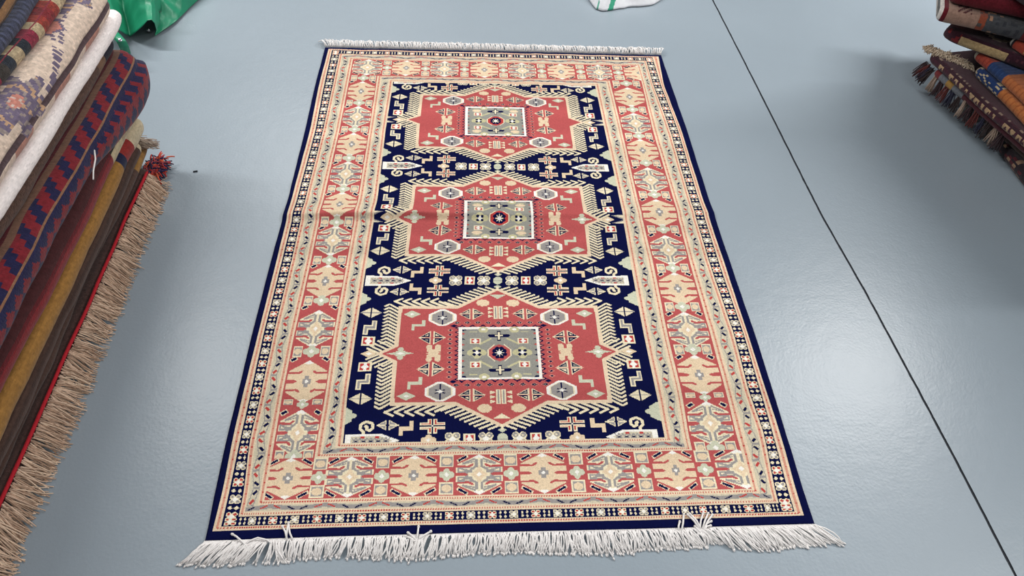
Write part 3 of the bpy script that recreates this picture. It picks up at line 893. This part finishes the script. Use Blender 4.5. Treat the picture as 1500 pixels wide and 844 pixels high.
w0 = np.array([-.36, .80, .31])
tube(VV, FF, [np.array([-.374, .855, .325]), np.array([-.366, .83, .318]), np.array([-.366, .80, .305]), np.array([-.360, .775, .30])], .002, 6)
o = link_mesh('loose_thread', VV, FF, M_COT, zig); o['label'] = 'short white thread caught on the weave'

def p_dkb(s, t):
    y = YN+s
    if y > 1.165: return (28, 28, 46)
    if y > 1.11: return (128, 98, 76)
    if t > .062: return (92, 28, 36)
    v = .88+.2*hashf(int(s*200), int(t*300)); return (98*v, 74*v, 64*v)
tag(folded('heather_brown_rug', M_PILE, (-.44, YN), (-.44, 1.255), .366, .045, .7, p_dkb, None, 1, 7), 'heathered brown rug with a navy end, folded just under the white felt', 'rug')
tag(folded('white_felt', M_FELT, (-.425, YN), (-.418, 1.315), .412, .042, .7, lambda s, t: (240, 232, 230), None, 1, 8, dim=1.0, round_b=.07, wig=.004), 'smooth white felt folded in the upper left stack, longest piece there', 'felt')

def p_floral(s, t):
    y = YN+s; t0 = t
    cr = (222, 200, 182); pu = (112, 100, 122); pk = (196, 130, 116); ta = (188, 152, 122); pl = (150, 136, 132)
    # vine
    vx = .03+.035*math.sin(y*9+.6)
    for yc, tc, ph in ((.74, .025, 0), (1.19, -.03, 1), (.30, .02, 2), (-.1, .02, 3)):
        dy, dt = (y-yc), (t-tc)
        r = math.hypot(dy/.085, dt/.062)
        a = math.atan2(dt/.062, dy/.085)
        if r < .26: return pk if hashf(int(y*200), int(t*200)) > .35 else (206, 186, 176)
        if r < 1+.25*math.sin(7*a+ph): return pu if (int(r*7+a*2.0) % 2 == 0 or hashf(int(y*150), int(t*150)) > .7) else (pl if hashf(int(y*90), 3) > .5 else ta)
    for yc, tc in ((1.03, -.01), (.52, .0)):
        if (abs(y-yc)/.032)+(abs(t-tc)/.028) < 1: return pk
        if (abs(y-yc)/.042)+(abs(t-tc)/.037) < 1: return pu
    if abs(t-vx) < .006 or (abs(t-(.05-.5*(y-.9))) < .006 and .86 < y < 1.02): return pu if hashf(int(y*260), 1) > .3 else cr
    if t > .085 and math.sin(y*30) > .2: return (180, 128, 112)
    if abs(t-.082) < .004: return (86, 70, 74)
    v = .95+.08*hashf(int(y*120), int(t*120)); return tuple(c*v for c in cr)
tag(folded('floral_kilim', M_KILIM, (-.44, YN), (-.435, 1.275), .455, .096, .6, p_floral, None, 1, 9, dim=.97, n=420, round_b=.05, wig=.008, layers=2), 'cream kilim with purple grey and pink flowers folded over the white felt', 'kilim')

def p_soumak(s, t):
    y = YN+s
    b = int(y/.034); h = hashf(b, 3)
    cs = [(140, 40, 46), (206, 184, 148), (44, 50, 60), (166, 62, 50), (150, 48, 70), (206, 184, 148), (70, 64, 60)]
    if t < .004 and t > -.004: return (150, 48, 66)
    c = cs[(b*3+int(h*2)) % 7]; v = .85+.25*hashf(int(y*180), int(t*180)); return tuple(q*v for q in c)
tag(folded('tufted_red_cream_rug', M_PILE, (-.458, YN), (-.462, 1.24), .553, .034, .5, p_soumak, None, 1, 10, wig=.012), 'red and cream banded soumak folded on the floral kilim of the left stack', 'rug')
def p_blue(s, t):
    y = YN+s
    v = .8+.4*(.5+.5*math.sin(y*500+t*80)); b = (72, 76, 98)
    if t < -.012: return (150, 112, 78)
    return tuple(q*v for q in b)
tag(folded('blue_ribbed_rug', M_PILE, (-.472, YN), (-.476, 1.23), .588, .030, .5, p_blue, None, 1, 11, wig=.008), 'slate blue ribbed rug edge near the top of the left stack', 'rug')
def p_gold(s, t):
    if t < .006: return (44, 44, 62)
    return (158, 116, 78) if t < .024 else (60, 54, 66)
tag(folded('gold_banded_kilim', M_KILIM, (-.488, YN), (-.492, 1.22), .619, .024, .45, p_gold, None, 1, 12), 'thin dark kilim with a gold band under the topmost red rug of the left stack', 'kilim')
def p_top(s, t):
    y = YN+s; b = int(y/.05); k = int((t+.5)/.024)
    cs = [(146, 44, 44), (60, 56, 46), (196, 160, 100), (170, 66, 46), (120, 32, 40), (50, 44, 50)]
    c = cs[(b*2+k*3+int(hashf(b, k)*2)) % 6]; v = .8+.35*hashf(int(y*150), int(t*150)); return tuple(q*v for q in c)
tag(folded('red_gold_rug', M_PILE, (-.503, YN), (-.507, 1.21), .644, .05, .45, p_top, None, 1, 13, wig=.01), 'red, gold and olive patterned rug lying topmost on the left stack', 'rug')

# ---- right stack: slabs turned against each other; the fold faces the camera, B is the far left end
def slab(name, mat, pa, pb, z, th, paint, label, cat, depth=.5, seed=0, ext=.25, **kw):
    """pa: right end, pb: left end, both photo positions on the fold's middle"""
    zc = z+th/2
    A = at(*pa, zc)[:2]; B = at(*pb, zc)[:2]; d = (A-B)/np.linalg.norm(A-B); A = A+d*ext
    par = kw.pop('parent', None)
    o = folded(name, mat, A, B, z, th, depth, paint, par, side=-1, seed=seed, **kw)
    if label: tag(o, label, cat)
    return o, np.linalg.norm(A-B), A, B
def endfn(f):                                            # paint by distance from the far-left end
    return f
LEN = {}
def slab2(name, mat, pa, pb, z, th, fn, label, cat, **kw):
    zc = z+th/2; ext = kw.get('ext', .25)
    L = np.linalg.norm(at(*pa, zc)[:2]-at(*pb, zc)[:2])+ext
    return slab(name, mat, pa, pb, z, th, lambda s, t: fn(L-s, t), label, cat, **kw)

def q_bottom(e, t):
    h = hashf(int(e*55), int(t*120)); return (44, 34, 40) if h < .6 else ((150, 120, 96) if h < .8 else (84, 32, 40))
slab2('dark_spotted_rug', M_PILE, (1508, 262), (1466, 212), .002, .04, q_bottom, 'dark rug speckled with beige at the very bottom of the right stack', 'rug', seed=21, ext=.3, depth=.45)
slab2('plain_brown_rug', M_PILE, (1500, 225), (1440, 172), .044, .032, lambda e, t: (78, 60, 52), 'plain brown rug sagging under the tasselled kilim of the right stack', 'rug', seed=22, depth=.45)
tk = empty('tasselled_kilim', (2.6, 1.6, .078))
tag(tk, 'grey and yellow striped kilim with dark tassels, low in the right stack', 'kilim')
def q_gy(e, t):
    if e < .035: return (120, 46, 48)
    if e < .075: return (120, 122, 128)
    if e < .105: return (176, 134, 72)
    if e < .16: return (120, 122, 128)
    return (92, 46, 54)
_, _, A8, B8 = slab2('body', M_KILIM, (1500, 215), (1371, 105), .078, .03, q_gy, None, None, seed=23, parent=tk, depth=.45)
roots, dirs, ln = [], [], []
d8 = (A8-B8)/np.linalg.norm(A8-B8); n8 = np.array([d8[1], -d8[0]])
for k in range(16):
    f = k/15
    if k < 4: p = B8+np.array([-.002, .016*(4-k)]); dv = (-.85, -.4, -.45)
    else: p = B8+d8*(.032*(k-3.5)); dv = (-.5, -.6, -.75)
    for q in range(16): roots.append((p[0]+random.gauss(0, .004), p[1]+random.gauss(0, .004), .088+random.gauss(0, .003))); dirs.append(dv); ln.append(.075)
    
cs = [(58, 40, 44), (40, 40, 60), (150, 130, 116), (96, 46, 44), (52, 40, 40)]
for i0 in range(0, len(roots), 16):
    VV, FF = [], []
    for q in range(16):
        p = np.array(roots[i0+q]); d = np.array(dirs[i0+q])+np.array([random.gauss(0, .16) for _ in range(3)]); d /= np.linalg.norm(d)
        pts = [p+d*.05*t+np.array([0, 0, -.016*t*t]) for t in (0, .35, .7, 1)]
        for w in pts: w[2] = max(w[2], .004)
        tube(VV, FF, pts, .0022, 4, .0016)
    link_mesh('tassel', VV, FF, M_YARN, tk, np.repeat(lin(np.array(cs[(i0//16*3) % 5]))[None], len(FF), 0))

mk = empty('maroon_bordered_rug', (2.6, 1.6, .11))
tag(mk, 'maroon rug with a cream tufted edge row, folded low in the right stack', 'rug')
def q_mar(e, t):
    if e < .02: return (74, 36, 48)
    if t < .0: return (70, 34, 46)
    if t < .008: return (150, 128, 112) if hashf(int(e*130), 1) > .72 else (70, 36, 46)
    if t < .02: return (60, 34, 44)
    if t < .040:
        h = hashf(int(e/.03), 2); q = (e/.03) % 1
        return (186, 154, 118) if (h > .35 and abs(q-.5) < .18+.25*hashf(int(e/.03), 7) and t < .034+.008*math.sin(e*300)) else (72, 32, 46)
    return (68, 32, 46) if hashf(int(e*140), 5) > .3 else (150, 124, 104)
_, _, A7, B7 = slab2('body', M_PILE, (1510, 213), (1364, 83), .110, .036, q_mar, None, None, seed=24, parent=mk, n=300, depth=.45)
d7 = (A7-B7)/np.linalg.norm(A7-B7)
roots, dirs, ln = [], [], []
T0 = at(1361, 71, .147); T1 = at(1424, 98, .147)
for k in range(950):
    f = random.random(); p = T0+(T1-T0)*f
    roots.append((p[0], p[1]-.012+.036*random.random(), .1465)); dirs.append((-.3-.5*(f < .08), -.55, .35)); ln.append(.026)
strands('cream_tufts', roots, dirs, ln, .0021, [(196, 178, 158), (178, 158, 136), (210, 194, 172)], mk, M_YARN, 1, .3, .4)

def q_blue(e, t):
    if e < .145: 
        if e < .01: return (200, 184, 156)
        a = (e*1.0+t*.6)
        return (206, 186, 150) if hashf(int(e*95), int(t*160)) > .78 else (38, 62, 112)
    return (188, 112, 60) if int(e*170) % 4 else (168, 92, 48)
slab2('blue_orange_kilim', M_KILIM, (1500, 172), (1430, 103), .149, .036, q_blue, 'rolled kilim edge, blue with cream flecks then orange, front of the right stack', 'kilim', seed=25, n=260, depth=.42)
def q_rbo(e, t):
    if e < .02: return (198, 184, 160)
    if e < .085: return (172, 72, 54) if int(e*220) % 4 else (154, 58, 46)
    if e < .165: return (44, 66, 112) if int(e*220) % 4 else (54, 80, 128)
    return (186, 108, 62) if int(e*200) % 4 else (168, 92, 52)
slab2('banded_kilim', M_KILIM, (1500, 140), (1432, 78), .188, .036, q_rbo, 'kilim roll banded red, blue and orange with a cream end, behind the blue flecked one', 'kilim', seed=26, n=240, depth=.40)
def q_pur(e, t):
    if e < .06 and t > .0: return (128, 40, 44) if hashf(int(e*90), int(t*90)) > .6 else (66, 34, 46)
    if t < -.02:
        a = abs(e-.16)/.09+abs(t+.08)/.06
        if a < .55: return (90, 80, 88)
        if a < .9: return (178, 158, 136)
        h = hashf(int(e*40), int(t*40)); return (70, 36, 50) if h < .6 else ((96, 48, 56) if h < .85 else (52, 52, 72))
    if .018 < t < .05 and .06 < e < .22: return (196, 168, 122)
    return (64, 32, 46) if hashf(int(e*120), int(t*90)) > .12 else (90, 50, 60)
slab2('plum_medallion_rug', M_PILE, (1500, 92), (1384, 46), .227, .042, q_pur, 'plum rug with cream and grey diamonds folded in the middle of the right stack', 'rug', seed=27, n=260, depth=.45, round_b=.05)
def q_ro(e, t):
    if e < .012: return (226, 222, 210)
    if e < .02: return (40, 36, 44)
    return (168, 66, 48) if (e < .05 or hashf(int(e*60), int(t*60)) > .3) else (190, 150, 90)
slab2('rust_kilim', M_KILIM, (1520, 84), (1483, 60), .272, .032, q_ro, 'short rust red kilim roll with a white bound end, right stack', 'kilim', seed=28, depth=.3)
def q_roll(e, t):
    if e < .010: return (226, 218, 210)
    if e < .024: return (112, 26, 38)
    if e < .125:
        if .055 < e < .1 and t < .012 and int(e*90+t*60) % 2: return (96, 40, 46)
        return (178, 142, 124)
    if e < .15: return (164, 84, 60) if hashf(int(e*150), int(t*90)) > .3 else (90, 86, 84)
    if e < .27:
        h = hashf(int(e*90), int(t*110)); return (82, 84, 88) if h < .75 else ((196, 150, 120) if h < .87 and e < .2 else (66, 68, 74))
    if e < .315: return (116, 42, 46)
    if e < .322: return (198, 140, 100)
    if e < .375: return (50, 62, 96)
    return (182, 140, 76)
slab2('salmon_ended_kilim', M_KILIM, (1500, 48), (1374, 19), .306, .050, q_roll, 'rolled kilim with a salmon end and red and white selvage, upper right stack', 'kilim', seed=29, n=260, depth=.4, round_b=.02)
slab2('dark_red_rug', M_PILE, (1510, 16), (1392, -10), .360, .055, lambda e, t: (118, 32, 44), 'plain dark red rug folded on top of the right stack', 'rug', seed=30, depth=.4)

for k, (c, lb) in enumerate((((64, 40, 50), 'dark plum rug above the plain dark red one, added to cast shade'), ((92, 70, 62), 'brown rug added to cast shade, high on the right stack, above the dark plum one'),
                            ((70, 36, 46), 'maroon rug added to cast shade, high on the right stack, above the brown one'), ((60, 66, 84), 'slate rug added to cast shade, high on the right stack, above the maroon one'),
                            ((150, 120, 90), 'tan rug added to cast shade, high on the right stack, above the slate one'), ((54, 40, 44), 'dark rug added to cast shade, topmost on the right stack'))):
    A = np.array([2.60, .60]); B = np.array([2.29+.012*k, 1.86-.01*k])  # rugs added above the visible pile so it casts its wide shadow
    o = folded('added_shade_rug', M_PILE, A, B, .420+.104*k, .100, .5, lambda s, t, c=c: c, None, side=-1, seed=31+k)
    tag(o, lb, 'rug')
# ------------------------------------------------------------------ green tarpaulin behind the left stack
M_TARP = plain('green tarpaulin', (28, 134, 98), rough=.42, spec=.45, bump=.25, scale=45, var=.06)
M_STEEL = plain('steel rivet', (200, 200, 205), rough=.25, metal=1.0, spec=.5)
tarp = empty('green_tarpaulin', (-.7, 2.1, 0))
tag(tarp, 'crumpled green plastic tarpaulin on the floor behind the left stack', 'tarpaulin')
edge = [(120, 30, .16), (150, 38, .14), (166, 38, .12), (176, 45, .10), (184, 50, .05), (190.6, 53.5, .012), (200, 46, .05), (209, 38, .085), (216, 30, .105), (222, 29, .108), (226.5, 34, .09),
        (229, 44, .05), (226.5, 53, .008), (236, 46, .012), (247, 39, .012), (258, 31, .010), (267, 22, .008), (278, 11, .006), (290, 0, .006), (305, -18, .005), (318, -40, .005)]
E3 = np.array([[*at(px, py, z)[:2], z] for px, py, z in edge])
t0 = np.linspace(0, 1, len(E3)); NT = 130; tt = np.linspace(0, 1, NT)
E3 = np.stack([np.interp(tt, t0, E3[:, k]) for k in range(3)], 1)
back = np.stack([np.interp(tt, [0, 1], [-1.25, -.25]), np.full(NT, 2.75), np.full(NT, .02)], 1)
NU = 90; V = []
for u in np.linspace(0, 1, NU):
    for k in range(NT):
        p = E3[k]*(1-u)+back[k]*u
        w = min(1, u*7)
        cr = 1-abs(noise.noise((p[0]*5, p[1]*5, 2)))*2; cr2 = 1-abs(noise.noise((p[0]*13, p[1]*13, 8)))*2
        h = .115*min(1, (u*3.2))*(1-u)**.6*min(1, (1-tt[k])*2.2+.15)
        z = p[2]*(1-u*.4)+w*(h*(.7+.5*cr)+.022*cr2)
        # a deep crease running back from the arch
        cc = np.exp(-((tt[k]-(.535+.10*u))/.014)**2); z -= cc*w*.05*(1-u)
        V.append((p[0], p[1], max(z, .004)))
F = [(a*NT+k, a*NT+k+1, (a+1)*NT+k+1, (a+1)*NT+k) for a in range(NU-1) for k in range(NT-1)]
sh = link_mesh('sheet', V, F, M_TARP, tarp)
md = sh.modifiers.new('thickness', 'SOLIDIFY'); md.thickness = .0012; md.offset = 0
def ribbon(name, pts, w, wd, mat, parent, th=.002):
    VV, FF = [], []
    P = [np.array(p) for p in pts]; n = len(P); wd = np.array(wd)/np.linalg.norm(wd)
    for p in P: VV += [p-wd*w/2, p+wd*w/2]
    FF = [(2*k, 2*k+1, 2*k+3, 2*k+2) for k in range(n-1)]
    o = link_mesh(name, VV, FF, mat, parent); m = o.modifiers.new('t', 'SOLIDIFY'); m.thickness = th; m.offset = 0
    return o
def P3(px, py, z): p = at(px, py, z); return np.array([p[0], p[1], z])
sp = [P3(166, 48, .104), P3(172, 54, .109), P3(178, 61, .102), P3(182, 69, .077), P3(184.5, 77, .042), P3(185.5, 84, .012), P3(184, 87, .004)]
fine = []
for k in range(len(sp)-1):
    for q in range(5): fine.append(sp[k]+(sp[k+1]-sp[k])*q/5)
fine.append(sp[-1])
ribbon('strap', fine, .030, (1, .3, 0), M_TARP, tarp)
def rivet(p, nrm, parent):
    bm = bmesh.new(); bmesh.ops.create_uvsphere(bm, u_segments=16, v_segments=8, radius=.007)
    for v in bm.verts: v.co.z *= .45
    me = bpy.data.meshes.new('rivet'); bm.to_mesh(me); bm.free(); me.materials.append(M_STEEL)
    o = bpy.data.objects.new('rivet', me); COL.objects.link(o); o.parent = parent; o.matrix_parent_inverse = parent.matrix_world.inverted()
    o.location = p; o.rotation_euler = Vector(nrm).to_track_quat('Z', 'Y').to_euler()
    for f in me.polygons: f.use_smooth = True
rivet(P3(176, 58.5, .1075), (.25, -.5, 1), tarp)
rivet(P3(217.5, 43.5, .03), (.2, -.8, .6), tarp)

# ------------------------------------------------------------------ white sack with green stripes at the far edge of the floor
M_SACK = textile('woven plastic sack', rough=.6, bump=.3, scale=160, var=.05, sheen=0)
edge = [(846, -25), (855, -12), (863, 0), (868, 7), (873, 13), (882, 16), (890, 15.5), (898, 14.2), (906, 12.5), (914, 12), (920, 10), (926, 9.5), (935, 9.5), (944, 8.8), (951, 8), (958, 6), (963, 3), (968, 0), (976, -12), (984, -28)]
E3 = np.array([[*at(px, py, .004)[:2], .004] for px, py in edge]); NT = 150
t0 = np.linspace(0, 1, len(E3)); tt = np.linspace(0, 1, NT)
PXs = np.interp(tt, t0, [e[0] for e in edge])
E3 = np.stack([np.interp(tt, t0, E3[:, k]) for k in range(3)], 1)
cen = E3.mean(0)*np.array([1, 1, 0])+np.array([0, .30, 0])
NU = 60; V = []; C = []; rows = np.linspace(0, 1, NU)
for u in rows:
    for k in range(NT):
        q = E3[k]*(1-u*.92)+cen*u*.92
        cr = 1-abs(noise.noise((q[0]*9, q[1]*9, 4)))*2
        z = .004+.10*(1-(1-min(u*1.5, 1))**2)*(.75+.35*cr)+.012*math.sin(min(u*8, PI))
        V.append((q[0], q[1], z))
F = [(a*NT+k, a*NT+k+1, (a+1)*NT+k+1, (a+1)*NT+k) for a in range(NU-1) for k in range(NT-1)]
for a in range(NU-1):
    for k in range(NT-1):
        x = PXs[k]+rows[a]*(-26 if PXs[k] < 900 else 0)
        c = (226, 226, 230)
        if 889.5 < PXs[k]-rows[a]*30 < 897.5: c = (64, 160, 128)
        elif 873.2 < PXs[k]+rows[a]*6 < 875.2: c = (90, 160, 140)
        elif ((PXs[k]-940)/(17+5*noise.noise((rows[a]*9, 1, 1))))**2+((rows[a]-.33)/(.22+.06*noise.noise((PXs[k]*.2, 2, 2))))**2 < 1: c = (38, 34, 44)  # shade inside the sack's open hollow, painted as a dark patch
        C.append(c)
sk = link_mesh('white_sack', V, F, M_SACK, None, lin(np.array(C)))
md = sk.modifiers.new('thickness', 'SOLIDIFY'); md.thickness = .002; md.offset = 0
tag(sk, 'crumpled white woven sack with green stripes on the floor beyond the rug', 'sack')

# a dark scrap on the floor left of the rug
VV, FF = [], []
tube(VV, FF, [P3(283, 251.5, .0022), P3(286, 251, .003), P3(289.5, 250.5, .0022)], .0022, 6)
tag(link_mesh('floor_scrap', VV, FF, plain('dark lint', (40, 44, 50), rough=.9)), 'tiny dark scrap lying alone on the floor left of the rug', 'scrap')

M_CEIL = plain('white ceiling', (228, 228, 226), rough=.9, spec=.1)
ce = link_mesh('ceiling', [(-6.5, -5, 3.4), (9.5, -5, 3.4), (9.5, 8, 3.4), (-6.5, 8, 3.4)], [(0, 3, 2, 1)], M_CEIL, smooth=False)
tag(ce, kind='structure')
# ------------------------------------------------------------------ light: ceiling panels and pale surroundings of the hall, plus added fill panels
def panel(name, loc, sx, sy, w, col=(1, .985, .96)):
    L = bpy.data.lights.new(name, 'AREA'); L.shape = 'RECTANGLE'; L.size = sx; L.size_y = sy; L.energy = w; L.color = col
    o = bpy.data.objects.new(name, L); COL.objects.link(o); o.location = loc
    return o
# strip lights running across the hall: two ahead, to either side; the rest are added fills
panel('ceiling_and_fill_light', (4.2, 2.6, 3.3), 2.2, .16, 200)
panel('ceiling_and_fill_light', (4.4, .5, 3.3), 2.0, .16, 48)  # extra lamp added to brighten the floor low on the right
panel('ceiling_and_fill_light', (-2.2, 2.6, 3.3), 2.4, .16, 138)
panel('ceiling_and_fill_light', (1.3, -1.7, 3.3), 2.4, .16, 60)  # added fill behind the camera, lifts the near floor
panel('ceiling_and_fill_light', (-.2, 4.8, 3.3), 2.4, .16, 115)  # added far fill, brightens floor and rug at the far end
w = bpy.data.worlds.new('hall'); bpy.context.scene.world = w; w.use_nodes = True
bg = w.node_tree.nodes['Background']; bg.inputs[0].default_value = (*lin((212, 216, 222)), 1); bg.inputs[1].default_value = .2

sc = bpy.context.scene
sc.view_settings.view_transform = 'Standard'; sc.view_settings.look = 'None'
sc.view_settings.gamma = 1; sc.view_settings.use_curve_mapping = False
sc.view_settings.exposure = 0.0
